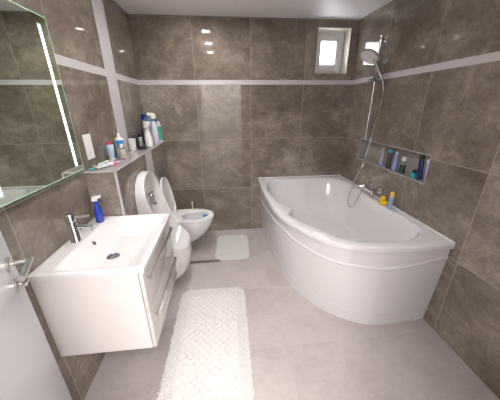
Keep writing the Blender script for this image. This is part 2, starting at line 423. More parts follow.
R.append(ring_at([x * 0.5 for x in rf], 0.255)); R.append(ring_at([x * 0.05 for x in rf], 0.25))
bm = bmesh.new(); rings(bm, R, True, False, True)
tub = obj('tub', bm, 'acrylic', bath, ang=40)
b = bmesh.new(); bx(b, (XR - 0.014, 1.25, T0 - 0.002), (XR - 0.001, YB - 0.014, T0 + 0.010), 0.003); bx(b, (0.41, YB - 0.014, T0 - 0.002), (XR - 0.001, YB - 0.001, T0 + 0.010), 0.003)
obj('wall_upstand', b, 'acrylic', bath)
b = bmesh.new(); lathe(b, [(0.0, 0), (0.032, 0), (0.034, 0.004), (0.02, 0.007), (0, 0.007)], (1.0, 2.02, 0.251), 28); obj('waste_cap', b, 'chrome', bath)
b = bmesh.new(); lathe(b, [(0.006, 0), (0.005, 0.004), (0, 0.005)], (1.385, 1.262, 0.055), 14, axis=(0, -1, 0)); obj('panel_screw_cap', b, 'plastic', bath)

# ------------------------------------------------------------------ bath mixer tap
mx = thing('bath_mixer_tap', (XR, 2.19, 0.79), 'chrome wall mixer tap above the bathtub rim with a shower hose outlet', 'tap')
for y in (2.262, 2.110):
    b = bmesh.new(); lathe(b, [(0.040, 0), (0.039, 0.010), (0.026, 0.020), (0.014, 0.024), (0.014, 0.07)], (XR - 0.0, y, 0.795), 24, axis=(-1, 0, 0)); obj('wall_rose', b, 'chrome', mx)
b = bmesh.new(); lathe(b, [(0.014, -0.102), (0.025, -0.098), (0.026, -0.06), (0.030, -0.04), (0.031, 0.04), (0.027, 0.06), (0.026, 0.098), (0.014, 0.102)], (1.418, 2.19, 0.785), 24, axis=(0, 1, 0)); obj('mixer_body', b, 'chrome', mx)
b = bmesh.new(); tube(b, spline([(1.415, 2.10, 0.780), (1.403, 2.092, 0.775), (1.396, 2.085, 0.764), (1.394, 2.082, 0.752)], 6), [0.015] * 19, 16); sp_ = obj('spout', b, 'chrome', mx)
b = bmesh.new(); lathe(b, [(0.0135, 0), (0.0135, 0.016), (0.0, 0.016)], (1.394, 2.082, 0.738), 16); obj('aerator', b, 'gold', sp_)
b = bmesh.new(); tube(b, [(1.418, 2.235, 0.788), (1.40, 2.245, 0.798), (1.35, 2.262, 0.790), (1.295, 2.275, 0.770)], [0.024, 0.019, 0.014, 0.012], 14); obj('lever', b, 'chrome', mx)
b = bmesh.new(); tube(b, [(1.418, 2.265, 0.775), (1.414, 2.278, 0.742)], 0.010, 14); obj('hose_outlet', b, 'chrome', mx)

# ------------------------------------------------------------------ shower rail, hand shower, hose
RX, RY = 1.440, 2.415
ra = thing('shower_rail', (RX, RY, 1.235), 'slim vertical chrome shower rail fixed to the tiled right wall', 'shower rail')
b = bmesh.new(); tube(b, [(RX, RY, 1.235), (RX, RY, 2.135)], 0.009, 16); obj('rail_tube', b, 'chrome', ra)
for z in (1.255, 2.115):
    b = bmesh.new(); tube(b, [(RX, RY, z), (XR - 0.006, RY, z)], 0.011, 14); lathe(b, [(0.020, 0), (0.019, 0.008), (0.011, 0.012)], (XR, RY, z), 20, axis=(-1, 0, 0)); obj('wall_bracket', b, 'chrome', ra)
b = bmesh.new(); lathe(b, [(0.012, -.004), (0.013, 0.0), (0.013, 0.012), (0.004, 0.018)], (RX, RY, 2.135), 16); obj('rail_cap', b, 'chrome', ra)
b = bmesh.new(); tube(b, [(RX, RY, 1.772), (RX, RY, 1.832)], 0.020, 16); tube(b, [(RX - 0.012, RY + 0.06, 1.80), (RX - 0.02, RY - 0.03, 1.80)], 0.017, 16); tube(b, [(RX, RY - 0.005, 1.80), (1.418, 2.325, 1.805)], 0.014, 14); tube(b, [(RX, RY, 1.80), (RX - .004, RY + 0.052, 1.80)], 0.012, 14)
obj('slider', b, 'greyp', ra)
hs = thing('hand_shower', (1.405, 2.31, 1.785), 'round white-faced hand shower clipped high on the chrome rail', 'hand shower')
A = Vector((1.420, 2.262, 1.770)); B = Vector((1.392, 2.405, 1.960))
b = bmesh.new(); tube(b, spline([A, A.lerp(B, .3), A.lerp(B, .7), B], 5), [0.012 + 0.004 * math.sin(i / 15 * PI) for i in range(16)], 14); obj('handle', b, 'chrome', hs)
fd = Vector((-0.55, -0.20, -0.80)).normalized(); C0 = Vector((1.372, 2.445, 1.985))
b = bmesh.new(); lathe(b, [(0.018, -0.030), (0.05, -0.022), (0.084, -0.010), (0.090, 0.0), (0.089, 0.006), (0.082, 0.009)], C0, 32, axis=fd); hd = obj('shower_head', b, 'satin', hs)
b = bmesh.new(); lathe(b, [(0.078, 0.007), (0.077, 0.0105), (0.0, 0.0115)], C0, 32, axis=fd); obj('spray_face', b, 'plastic', hd)
b = bmesh.new(); hp = spline([(1.420, 2.260, 1.768), (1.420, 2.225, 1.69), (1.420, 2.222, 1.60), (1.420, 2.250, 1.44), (1.419, 2.29, 1.25), (1.415, 2.35, 0.99), (1.395, 2.42, 0.81), (1.375, 2.46, 0.62), (1.370, 2.45, 0.535), (1.372, 2.385, 0.505), (1.378, 2.315, 0.59), (1.395, 2.288, 0.68), (1.412, 2.279, 0.742)], 14)
tube(b, hp, [0.0068 if i % 2 else 0.0080 for i in range(len(hp))], 10)
tag(obj('shower_hose', b, 'chrome', base=(1.42, 2.26, 1.768)), 'long silver shower hose looping from hand shower into the bathtub', 'shower hose')

# ------------------------------------------------------------------ duck and the two-colour bottle on the bath rim
RT = T0 + 0.0005
dk = thing('rubber_duck', (1.435, 1.945, RT), 'small yellow rubber duck on the bathtub rim', 'rubber duck')
b = bmesh.new(); lathe(b, [(0.020, 0), (0.034, 0.006), (0.041, 0.018), (0.038, 0.030), (0.022, 0.039), (0.004, 0.041)], (1.435, 1.945, RT), 28, sx=0.95, sy=1.12)
b2 = bmesh.ops.create_uvsphere(b, u_segments=20, v_segments=14, radius=0.0235); bmesh.ops.translate(b, verts=b2['verts'], vec=(1.434, 1.952, RT + 0.057))
tube(b, [(1.437, 1.905, RT + 0.026), (1.437, 1.893, RT + 0.036), (1.437, 1.888, RT + 0.044)], [0.014, 0.009, 0.002], 12)
for s in (-1, 1):
    q = bmesh.ops.create_uvsphere(b, u_segments=12, v_segments=8, radius=0.016)
    for v in q['verts']: v.co = Vector((1.435 + s * 0.034 + v.co.x * 0.35, 1.938 + v.co.y, RT + 0.024 + v.co.z * 0.6))
obj('body', b, 'yellow', dk)
b = bmesh.new(); tube(b, [(1.433, 1.972, RT + 0.056), (1.432, 1.984, RT + 0.054), (1.432, 1.990, RT + 0.054)], [0.009, 0.007, 0.002], 10); obj('beak', b, 'red', dk)
for s in (-1, 1):
    b = bmesh.new(); q = bmesh.ops.create_uvsphere(b, u_segments=8, v_segments=6, radius=0.003); bmesh.ops.translate(b, verts=q['verts'], vec=(1.434 + s * 0.014, 1.970, RT + 0.064)); obj('eye', b, 'black', dk)
dk.location = (1.426, 1.945, RT)
bt = thing('shampoo_bottle', (1.420, 1.835, RT), 'slim pale blue bottle with yellow cap beside the duck', 'bottle')
b = bmesh.new(); lathe(b, [(0.014, 0), (0.0165, 0.003), (0.0165, 0.108), (0.0145, 0.116), (0.0, 0.117)], (1.420, 1.835, RT), 24); obj('bottle_body', b, 'midblue', bt)
b = bmesh.new(); lathe(b, [(0.0155, 0.112), (0.0165, 0.114), (0.0160, 0.152), (0.013, 0.157), (0, 0.157)], (1.420, 1.835, RT), 24); obj('cap', b, 'softyellow', bt)

# ------------------------------------------------------------------ toiletries in the niche
NXC = 1.530
def bottle(name, x, y, z0, label, parts, cat='bottle', group=None, sx=1, sy=1, tilt=None, n=24):
    o = thing(name, (x, y, z0), label, cat, group)
    for pn, prof, m in parts:
        b = bmesh.new(); lathe(b, prof, (x, y, z0), n, sx=sx, sy=sy); obj(pn, b, m, o)
    if tilt: o.rotation_euler = tilt
    return o
G1 = 'toiletries in the wall niche'
def nb(name, y, label, parts, cat='bottle', **k):
    parts = [(a, [(r * (0.78 if name != 'cream_jar' else 0.95), h) for r, h in p], m) for a, p, m in parts]
    return bottle(name, NXC, y, NF, label, parts, cat, G1, **k)
nb('brush_tube', 2.225, 'clear tube with light blue foot, nearest the shower hose in the niche', [('foot', [(0.020, 0), (0.023, 0.004), (0.021, 0.030), (0.016, 0.040)], 'lavender'), ('clear_tube', [(0.016, 0.036), (0.022, 0.048), (0.023, 0.165), (0.018, 0.174), (0, 0.175)], 'clear')], 'tube', sy=1.1)
nb('shampoo_bottle', 2.117, 'dark charcoal bottle with teal cap in the wall niche', [('bottle_body', [(0.024, 0), (0.027, 0.003), (0.026, 0.145), (0.022, 0.150)], 'brushdark'), ('cap', [(0.024, 0.148), (0.025, 0.152), (0.024, 0.168), (0.018, 0.172), (0, 0.172)], 'teal')], sy=1.1)
nb('lotion_bottle', 2.030, 'tapering lavender-blue bottle between the charcoal and green bottles', [('bottle_body', [(0.024, 0), (0.027, 0.004), (0.026, 0.05), (0.020, 0.10), (0.013, 0.14), (0.012, 0.146)], 'lavender'), ('cap', [(0.011, 0.144), (0.012, 0.147), (0.010, 0.168), (0, 0.170)], 'palelav')])
nb('mouthwash_bottle', 1.925, 'bottle with dark green liquid and white cap in the niche', [('bottle_body', [(0.026, 0), (0.029, 0.003), (0.028, 0.066), (0.025, 0.072)], 'green'), ('bottle_shoulder', [(0.024, 0.071), (0.022, 0.09), (0.019, 0.104), (0.015, 0.108)], 'clear'), ('cap', [(0.016, 0.106), (0.019, 0.108), (0.019, 0.138), (0.015, 0.142), (0, 0.142)], 'plastic')])
nb('cream_jar', 1.785, 'squat bright blue jar with black lid in the niche', [('jar_body', [(0.021, 0), (0.023, 0.003), (0.023, 0.038), (0.018, 0.042)], 'teal'), ('lid', [(0.017, 0.041), (0.017, 0.043), (0.017, 0.064), (0.014, 0.068), (0, 0.068)], 'black')], 'jar')
nb('shower_gel_bottle', 1.722, 'tall leaning navy blue bottle near the right end of the niche', [('bottle_body', [(0.027, 0), (0.029, 0.004), (0.026, 0.150), (0.022, 0.158)], 'navy'), ('cap', [(0.024, 0.156), (0.026, 0.16), (0.027, 0.190), (0.022, 0.194), (0, 0.194)], 'black')], sx=0.8, tilt=(math.radians(-6), 0, 0))
nb('toothbrush_case', 1.655, 'thin pale lavender tube leaning at the right end of the niche', [('case_body', [(0.013, 0), (0.016, 0.003), (0.016, 0.140), (0.014, 0.146)], 'lavender'), ('cap', [(0.013, 0.145), (0.014, 0.147), (0.012, 0.172), (0, 0.174)], 'palelav')], 'tube', tilt=(math.radians(-5), 0, 0))

# ------------------------------------------------------------------ mirror
MZ0, MZ1, MY0, MY1 = 1.226, 1.979, 0.900, 1.524
mi = thing('wall_mirror', (XL, (MY0 + MY1) / 2, MZ0), 'rectangular backlit mirror with bright vertical light strips above the washbasin', 'mirror')
obj('mirror_back', box((XL + 0.0005, MY0 + 0.012, MZ0 + 0.012), (XL + 0.024, MY1 - 0.012, MZ1 - 0.012)), 'satin', mi)
obj('glass_sheet', box((XL + 0.024, MY0, MZ0), (XL + 0.029, MY1, MZ1)), 'edgeglow', mi, smooth=False)
obj('mirror_face', box((XL + 0.029, MY0 + 0.003, MZ0 + 0.003), (XL + 0.0296, MY1 - 0.003, MZ1 - 0.003)), 'mirror', mi, smooth=False)
for y in (1.460, 0.950):
    obj('glow_band', box((XL + 0.0294, y - 0.013, MZ0 + 0.030), (XL + 0.0298, y + 0.013, MZ1 - 0.038)), 'frostglow', mi, smooth=False)  # halo beside each light strip, built as a faintly glowing band
    b = bmesh.new(); pr = rrect(y - 0.0070, MZ0 + 0.038, y + 0.0070, MZ1 - 0.045, 0.0065, 5)
    rings(b, [[Vector((XL + 0.0295, a, c)) for a, c in pr], [Vector((XL + 0.0302, a, c)) for a, c in pr]], True, True, True); obj('light_strip', b, 'led', mi, smooth=False)

# ------------------------------------------------------------------ socket plate
so = thing('wall_socket', (XL, 1.685, 1.255), 'white double socket and switch plate between the mirror and ledge bottles', 'socket')
obj('plate', box((XL, 1.642, 1.256), (XL + 0.008, 1.728, 1.412), 0.003), 'plastic', so)
obj('switch_rocker', box((XL + 0.008, 1.655, 1.342), (XL + 0.011, 1.715, 1.400), 0.001), 'plastic', so)
b = bmesh.new(); lathe(b, [(0.027, 0), (0.027, 0.002), (0.021, 0.002), (0.020, 0.0004), (0.0, 0.0004)], (XL + 0.008, 1.685, 1.300), 28, axis=(1, 0, 0)); sk = obj('socket_well', b, 'plastic', so)
for dy in (-0.009, 0.009):
    b = bmesh.new(); lathe(b, [(0.003, 0), (0.003, 0.0008), (0, 0.0008)], (XL + 0.0086, 1.685 + dy, 1.300), 10, axis=(1, 0, 0)); obj('pin_hole', b, 'dark', sk)

# ------------------------------------------------------------------ vanity and washbasin
VY0, VY1, VZ0, VZ1 = 0.957, 1.552, 0.400, 0.872
VXF = -0.417
va = thing('vanity_cabinet', (XL, (VY0 + VY1) / 2, VZ0), 'wall-hung white vanity cabinet with two glossy drawers below the washbasin', 'cabinet')
b = bmesh.new(); bx(b, (XL + 0.001, VY0, VZ0), (VXF, VY0 + 0.018, VZ1), 0.001); bx(b, (XL + 0.001, VY1 - 0.018, VZ0), (VXF, VY1, VZ1), 0.001)
bx(b, (XL + 0.001, VY0 + 0.018, VZ0), (VXF, VY1 - 0.018, VZ0 + 0.018)); bx(b, (XL + 0.001, VY0 + 0.018, VZ0 + 0.018), (XL + 0.012, VY1 - 0.018, VZ1))
obj('carcass', b, 'lacquer', va, smooth=False)
for z0, z1 in ((VZ0, 0.635), (0.638, VZ1 - 0.004)):
    d = obj('drawer', box((VXF + 0.003, VY0 + 0.001, z0 + 0.001), (VXF + 0.021, VY1 - 0.001, z1), 0.0015), 'front', va)
    hz = z1 - 0.066; hb = bmesh.new(); ya, yb = VY0 + 0.045, VY1 - 0.045; hx = VXF + 0.021
    bx(hb, (hx + 0.014, ya, hz), (hx + 0.026, yb, hz + 0.016), 0.001); bx(hb, (hx - 0.0005, ya, hz), (hx + 0.022, ya + 0.008, hz + 0.014), 0.001); bx(hb, (hx - 0.0005, yb - 0.008, hz), (hx + 0.022, yb, hz + 0.014), 0.001)
    obj('handle', hb, 'satin', d)
# basin slab with the sunk bowl
wb = thing('washbasin', (XL, 1.255, VZ1), 'white rectangular ceramic washbasin slab on top of the vanity cabinet', 'washbasin')
BX0, BX1, BY0, BY1, BZ = XL + 0.001, -0.384, 0.950, 1.559, 0.900
def sdf(x, y, x0, x1, y0, y1, r):
    qx = abs(x - (x0 + x1) / 2) - (x1 - x0) / 2 + r; qy = abs(y - (y0 + y1) / 2) - (y1 - y0) / 2 + r
    return math.hypot(max(qx, 0), max(qy, 0)) + min(max(qx, qy), 0) - r
def sst(t): t = max(0, min(1, t)); return t * t * (3 - 2 * t)
bm = bmesh.new(); nx, ny = 76, 92; G = []
for j in range(ny + 1):
    row = []
    for i in range(nx + 1):
        x = BX0 + (BX1 - BX0) * i / nx; y = BY0 + (BY1 - BY0) * j / ny
        d = -sdf(x, y, -0.775, -0.402, 0.972, 1.536, 0.03)
        h = -0.004 * sst(d / 0.010) - 0.078 * sst((d + 0.004) / 0.125) ** 0.8
        # flat bottom that falls to the drain
        h -= 0.006 * max(0, 1 - math.hypot(x + 0.628, y - 1.200) / 0.16) if d > 0.05 else 0
        ed = min(x - BX0, BX1 - x, y - BY0, BY1 - y); h -= 0.004 * (1 - sst(ed / 0.008))
        row.append(bm.verts.new((x, y, BZ + h)))
    G.append(row)
for j in range(ny):
    for i in range(nx): bm.faces.new((G[j][i], G[j][i + 1], G[j + 1][i + 1], G[j + 1][i]))
loop = G[0][:] + [G[j][nx] for j in range(1, ny + 1)] + G[ny][::-1][1:] + [G[j][0] for j in range(ny - 1, 0, -1)]
lo = [bm.verts.new((v.co.x, v.co.y, VZ1 + 0.0005)) for v in loop]
for k in range(len(loop)):
    a, b_ = loop[k], loop[(k + 1) % len(loop)]; bm.faces.new((a, lo[k], lo[(k + 1) % len(loop)], b_))
obj('basin_slab', bm, 'ceramic', wb, ang=50)
b = bmesh.new(); lathe(b, [(0.034, 0), (0.034, 0.003), (0.029, 0.005), (0.027, 0.002), (0.024, 0.002), (0.023, 0.007), (0.012, 0.009), (0, 0.009)], (-0.628, 1.200, BZ - 0.0880), 28); obj('drain', b, 'chrome', wb)
b = bmesh.new(); on = Vector((0.78, 0, 0.62)).normalized(); lathe(b, [(0.013, -0.003), (0.013, 0.002), (0.009, 0.003)], (-0.738, 1.252, 0.8715), 20, axis=on); ov = obj('overflow_ring', b, 'chrome', wb)
b = bmesh.new(); lathe(b, [(0.009, -0.002), (0.009, 0.0034), (0, 0.0036)], (-0.738, 1.252, 0.8715), 16, axis=on); obj('overflow_hole', b, 'dark', ov)

tp = thing('basin_mixer_tap', (-0.812, 1.240, BZ), 'chrome single-lever mixer tap standing on the washbasin', 'tap')
tx, ty = -0.812, 1.240
b = bmesh.new(); lathe(b, [(0.029, 0), (0.029, 0.006), (0.027, 0.010), (0.0245, 0.105), (0.0225, 0.112), (0.014, 0.114)], (tx, ty, BZ), 28); obj('tap_body', b, 'chrome', tp)
b = bmesh.new(); tube(b, [(tx + 0.01, ty + .002, BZ + 0.086), (tx + 0.096, ty + 0.010, BZ + 0.078)], 0.0115, 16); s_ = obj('spout', b, 'chrome', tp)
b = bmesh.new(); tube(b, [(tx + 0.089, ty + 0.009, BZ + 0.078), (tx + 0.089, ty + 0.009, BZ + 0.062)], 0.009, 14); obj('aerator', b, 'satin', s_)
b = bmesh.new(); lathe(b, [(0.018, 0.112), (0.0250, 0.118), (0.0245, 0.150), (0.020, 0.158), (0.0, 0.160)], (tx, ty, BZ), 28)
tube(b, [(tx + 0.01, ty, BZ + 0.140), (tx + 0.094, ty + 0.006, BZ + 0.142)], [0.0065, 0.0055], 12); obj('lever', b, 'chrome', tp)

# trigger sprays
def trigger_spray(name, x, y, z0, H, label, body, neck, head, rz, group=None, sx=1.0, w=0.026):
    o = thing(name, (x, y, z0), label, 'spray bottle', group)
    b = bmesh.new(); lathe(b, [(w * .9, 0), (w, H * .02), (w, H * .34), (w * .86, H * .52), (w * .62, H * .66), (w * .46, H * .72)], (x, y, z0), 24, sx=sx, sy=1.25); obj('bottle_body', b, body, o)
    b = bmesh.new(); lathe(b, [(w * .5, H * .71), (w * .55, H * .73), (w * .52, H * .80), (w * .3, H * .82)], (x, y, z0), 20); obj('collar', b, neck, o)
    b = bmesh.new(); u = Vector((math.cos(rz), math.sin(rz), 0)); v = Vector((-u.y, u.x, 0)); c = Vector((x, y, z0))
    pts = [(-.9, .84), (-.75, .94), (-.2, .985), (1.35, .99), (1.45, .96), (1.35, .91), (.5, .885), (.35, .80), (-.5, .80)]
    q = [[c + u * (a * w) + Vector((0, 0, z * H)) + v * s for a, z in pts] for s in (-w * .42, w * .42)]
    rings(b, q, True, True, True); obj('spray_head', b, head, o, ang=60)
    b = bmesh.new(); tube(b, [c + u * (w * .85) + Vector((0, 0, .90 * H)), c + u * (w * 1.1) + Vector((0, 0, .82 * H)), c + u * (w * 1.35) + Vector((0, 0, .76 * H))], w * .13, 8); obj('trigger', b, neck, o)
    return o
trigger_spray('spray_bottle', -0.795, 1.475, BZ, 0.172, 'blue spray bottle with white trigger head standing on the washbasin corner', 'blue', 'blue', 'plastic', 0.3, w=0.022)

# ------------------------------------------------------------------ door with lever handle
HX, HY = -0.442, 0.108; DA = math.radians(25); du = Vector((-math.sin(DA), math.cos(DA), 0)); dn = Vector((math.cos(DA), math.sin(DA), 0))
H0 = Vector((HX, HY, 0))
def dbox(b, s0, s1, n0, n1, z0, z1, bev=0.0):
    k = bmesh.new(); bx(k, (s0, n0, z0), (s1, n1, z1), bev)
    for v in k.verts: c = v.co.copy(); v.co = H0 + du * c.x + dn * c.y + Vector((0, 0, c.z))
    me = bpy.data.meshes.new('tmp'); k.to_mesh(me); k.free(); b.from_mesh(me); bpy.data.meshes.remove(me); return b
dr = bpy.data.objects.new('door_1', None); COL.objects.link(dr); dr.location = H0; dr['kind'] = 'structure'
obj('door_leaf', dbox(bmesh.new(), 0, 0.80, -0.040, 0, 0.008, 2.04, 0.002), 'doorp', dr)
def dp(s, n, z): return H0 + du * s + dn * n + Vector((0, 0, z))
b = bmesh.new(); lathe(b, [(0.026, 0), (0.026, 0.008), (0.023, 0.011), (0.012, 0.011)], dp(0.745, 0, 1.070), 28, axis=dn); hr = obj('handle_rose', b, 'satin', dr)
b = bmesh.new(); tube(b, [dp(0.745, 0.008, 1.070), dp(0.745, 0.058, 1.070)], 0.0085, 16)
tube(b, [dp(0.758, 0.058, 1.070), dp(0.745, 0.058, 1.070), dp(0.625, 0.058, 1.070)], 0.0100, 16); obj('door_handle', b, 'satin', hr)
b = bmesh.new(); lathe(b, [(0.026, 0), (0.026, 0.008), (0.023, 0.011), (0.012, 0.011)], dp(0.745, 0, 0.985), 28, axis=dn); kr = obj('lock_rose', b, 'satin', dr)
b = bmesh.new(); tube(b, [dp(0.745, 0.008, 0.985), dp(0.745, 0.018, 0.985)], 0.007, 14); dbox(b, 0.727, 0.763, 0.018, 0.032, 0.980, 0.990, 0.002); obj('thumb_turn', b, 'satin', kr)

# ------------------------------------------------------------------ urinal
UY = 1.992; UX = PX + 0.002
ur = thing('urinal', (UX, UY, 0), 'tall white ceramic urinal on the half wall beside the toilet', 'urinal')
def upath(u):      # half rim: top centre (0) to front lip centre (1) -> (w, z, depth)
    pass
def udep(z): return interp([(0.5, 0.19), (0.56, 0.175), (0.65, 0.150), (0.75, 0.120), (0.9, 0.080), (1.0, 0.064), (1.1, 0.055)], z)
half = []
for k in range(13): a = k / 12 * PI / 2; z = 0.88 + 0.195 * math.cos(a) ** 0.85; half.append((0.198 * math.sin(a) ** 0.85, z, udep(z)))
for k in range(1, 9): z = 0.88 - 0.38 * k / 8; half.append((0.198 + 0.008 * k / 8, z, udep(z)))
for k in range(1, 15): a = k / 14 * PI / 2; half.append((0.206 * math.cos(a) ** 0.9, 0.50 - 0.085 * math.sin(a) ** 0.8, 0.19 + 0.140 * math.sin(a) ** 0.95))
rimc = [(w, z, d) for w, z, d in half] + [(-w, z, d) for w, z, d in half[::-1][1:-1]]
hb_ = []
for i, (w, z, d) in enumerate(half):
    if i <= 12: a = i / 12 * PI / 2; hb_.append((0.205 * math.sin(a) ** 0.85, 0.88 + 0.200 * math.cos(a) ** 0.85, 0.0))
    elif i <= 20: hb_.append((0.206, z - (i - 12) * 0.008, 0.0))
    else: a = (i - 20) / 14 * PI / 2; hb_.append((0.204 * math.cos(a) ** 0.7, (0.50 - 0.064) * (1 - math.sin(a) ** 0.9) + 0.0, 0.0))
backc = hb_ + [(-w, z, d) for w, z, d in hb_[::-1][1:-1]]
def up3(w, z, d): return Vector((UX + d, UY + w, z))
NR = len(rimc); R = []
def bez(a, b, c, d, t): return a * (1 - t) ** 3 + b * 3 * t * (1 - t) ** 2 + c * 3 * t * t * (1 - t) + d * t ** 3
outer = [[] for _ in range(10)]
for (w, z, d), (bw, bz, bd) in zip(rimc, backc):
    A = up3(w, z, d); D = up3(bw, bz, bd)
    f = max(0, min(1, (0.50 - z) / 0.085))
    Bc = A + Vector((0.030 * f, w * 0.05, -0.20 * f)) + Vector((0, 0, 0))
    Cc = D + Vector((0.02 + 0.24 * f, 0, 0.0 * f)); 
    for k in range(10): outer[k].append(bez(A, Bc, Cc, D, k / 9))
# inner surface
inner = []
for t_ in (0.02, 0.06, 0.12, 0.22, 0.34, 0.48, 0.62, 0.78, 0.92):
    ring = []
    for w, z, d in rimc:
        f = max(0, min(1, (0.50 - z) / 0.085)); k_ = (1 - t_) ** 2.2
        ring.append(up3(w * (1 - t_) ** 0.8, z + (0.60 - z) * t_ * (1 - f) - f * 0.20 * math.sin(min(1, t_ * 1.6) * PI / 2) ** 0.7 * (1 - t_ ** 4) + f * (0.58 - z) * t_ ** 3, 0.018 + (d - 0.018) * (k_ * (1 - f) + f * (1 - t_) ** 0.9)))
    inner.append(ring)
bm = bmesh.new(); rings(bm, outer[::-1] + inner, True, True, False)
# close the inside with a centre fan
last = [v for v in bm.verts][-NR:]
cv = bm.verts.new(up3(0, 0.60, 0.018))
for k in range(NR): bm.faces.new((last[k], last[(k + 1) % NR], cv))
obj('urinal_body', bm, 'ceramic', ur, ang=70)
b = bmesh.new(); cx_ = UX + 0.022; cy_ = UY + 0.012; cz_ = 0.850
tube(b, [(cx_ + 0.014, cy_ - 0.058, cz_ + 0.035), (cx_ + 0.014, cy_ + 0.058, cz_ + 0.035)], 0.018, 16)
tube(b, [(cx_ - 0.005, cy_, cz_ + 0.035), (cx_ + 0.03, cy_, cz_ + 0.030), (cx_ + 0.038, cy_, cz_ + 0.005), (cx_ + 0.036, cy_, cz_ - 0.03)], 0.016, 14)
lathe(b, [(0.014, 0), (0.026, -0.008), (0.029, -0.026), (0.018, -0.042), (0.0, -0.044)], (cx_ + 0.036, cy_, cz_ - 0.024), 20)
obj('flush_inlet', b, 'chrome', ur)
b = bmesh.new(); lathe(b, [(0.03, 0), (0.03, 0.003), (0, 0.004)], (UX + 0.16, UY, 0.30), 20); obj('outlet_strainer', b, 'chrome', ur)

# ------------------------------------------------------------------ toilet
TY = 2.568
wc = thing('toilet', (PX, TY, 0), 'white wall-hung toilet with its lid open below the flush plate', 'toilet')
def dshape(L, W, x0, n=48, p=2.3, sq=0.42):
    """plan outline: square at the wall, rounded at the front"""
    out = []
    for k in range(n):
        a = k * 2 * PI / n; c, s = math.cos(a), math.sin(a)
        if c >= 0: x = x0 + L * sq + L * (1 - sq) * abs(c) ** (2 / p); y = W * math.copysign(abs(s) ** (2 / p), s)
        else: x = x0 + L * sq - L * sq * abs(c) ** (2 / 7); y = W * math.copysign(abs(s) ** (2 / 7), s)
        out.append((x, y))
    return out
def dring(L, W, x0, z, **k): return [Vector((PX + a, TY + b, z)) for a, b in dshape(L, W, x0, **k)]
TZ = 0.405
secs = [(0.14, 0.085, 0.002, 0.075), (0.22, 0.105, 0.002, 0.085), (0.29, 0.125, 0.002, 0.115), (0.37, 0.145, 0.002, 0.165), (0.44, 0.165, 0.002, 0.235), (0.495, 0.178, 0.002, 0.315), (0.518, 0.184, 0.002, 0.375), (0.520, 0.185, 0.002, TZ - 0.006), (0.514, 0.180, 0.004, TZ)]
R = [dring(L, W, x0, z) for L, W, x0, z in secs]
hole = lambda L, W, x0, z: [Vector((PX + x0 + L / 2 + L / 2 * math.cos(k * 2 * PI / 48), TY + W * math.sin(k * 2 * PI / 48), z)) for k in range(48)]
R += [hole(0.34, 0.130, 0.150, TZ), hole(0.32, 0.120, 0.155, TZ - 0.02), hole(0.27, 0.100, 0.165, TZ - 0.10), hole(0.16, 0.06, 0.19, TZ - 0.17)]
bm = bmesh.new(); rings(bm, R, True, True, True); obj('bowl', bm, 'ceramic', wc, ang=50)
b = bmesh.new(); rings(b, [hole(0.25, 0.092, 0.17, TZ - 0.118), hole(0.25, 0.092, 0.17, TZ - 0.117)], True, True, True); obj('water', b, 'water', wc)
S1_, S2_ = TZ + 0.002, TZ + 0.020
R = [hole(0.285, 0.108, 0.175, S1_), dring(0.455, 0.180, 0.068, S1_, sq=.38), dring(0.462, 0.187, 0.065, S1_ + 0.006, sq=.38), dring(0.462, 0.187, 0.065, S2_ - 0.005, sq=.38), dring(0.452, 0.180, 0.069, S2_, sq=.38), hole(0.30, 0.116, 0.168, S2_), hole(0.288, 0.110, 0.174, S2_ - 0.005), hole(0.285, 0.108, 0.175, S1_)]
bm = bmesh.new(); rings(bm, R, True); obj('seat', bm, 'plastic', wc, ang=50)
b = bmesh.new(); bx(b, (PX + 0.40, TY + 0.035, TZ - 0.045), (PX + 0.452, TY + 0.060, TZ - 0.008), 0.006); obj('rim_freshener', b, 'brightblue', wc)
# open lid: a shallow shell standing on the hinge
LH, LW = 0.440, 0.190; tl = math.radians(8)
def lring(h0, L, W, off):
    out = []
    for a, c in dshape(L, W, h0, sq=0.34): 
        out.append(Vector((PX + 0.078 - math.sin(tl) * a + off * math.cos(tl), TY + c, S2_ + 0.006 + math.cos(tl) * a + off * math.sin(tl))))
    return out
R = [lring(0.004, LH - .03, LW - .016, -0.022), lring(0.0, LH, LW, -0.014), lring(0.0, LH + .004, LW + .002, 0.004), lring(0.002, LH, LW, 0.010), lring(0.008, LH - 0.016, LW - 0.010, 0.008), lring(0.014, LH - 0.026, LW - 0.016, -0.006), lring(0.03, LH - 0.07, LW - 0.04, -0.010)]
bm = bmesh.new(); rings(bm, R, True, True, True); obj('lid', bm, 'plastic', wc, ang=40)
for s in (-1, 1):
    b = bmesh.new(); tube(b, [(PX + 0.060, TY + s * 0.150 - 0.018, S2_ + 0.004), (PX + 0.060, TY + s * 0.150 + 0.018, S2_ + 0.004)], 0.011, 14); obj('hinge', b, 'chrome', wc)
fp = thing('flush_plate', (PX, 2.63, 0.88), 'dark grey dual flush plate on the half wall above the toilet', 'flush plate')
obj('plate', box((PX, 2.505, 0.885), (PX + 0.008, 2.755, 1.05), 0.002), 'greyp', fp)
for y0, y1 in ((2.515, 2.625), (2.635, 2.745)):
    obj('flush_button', box((PX + 0.008, y0, 0.897), (PX + 0.012, y1, 1.038), 0.002), 'greyp', fp)
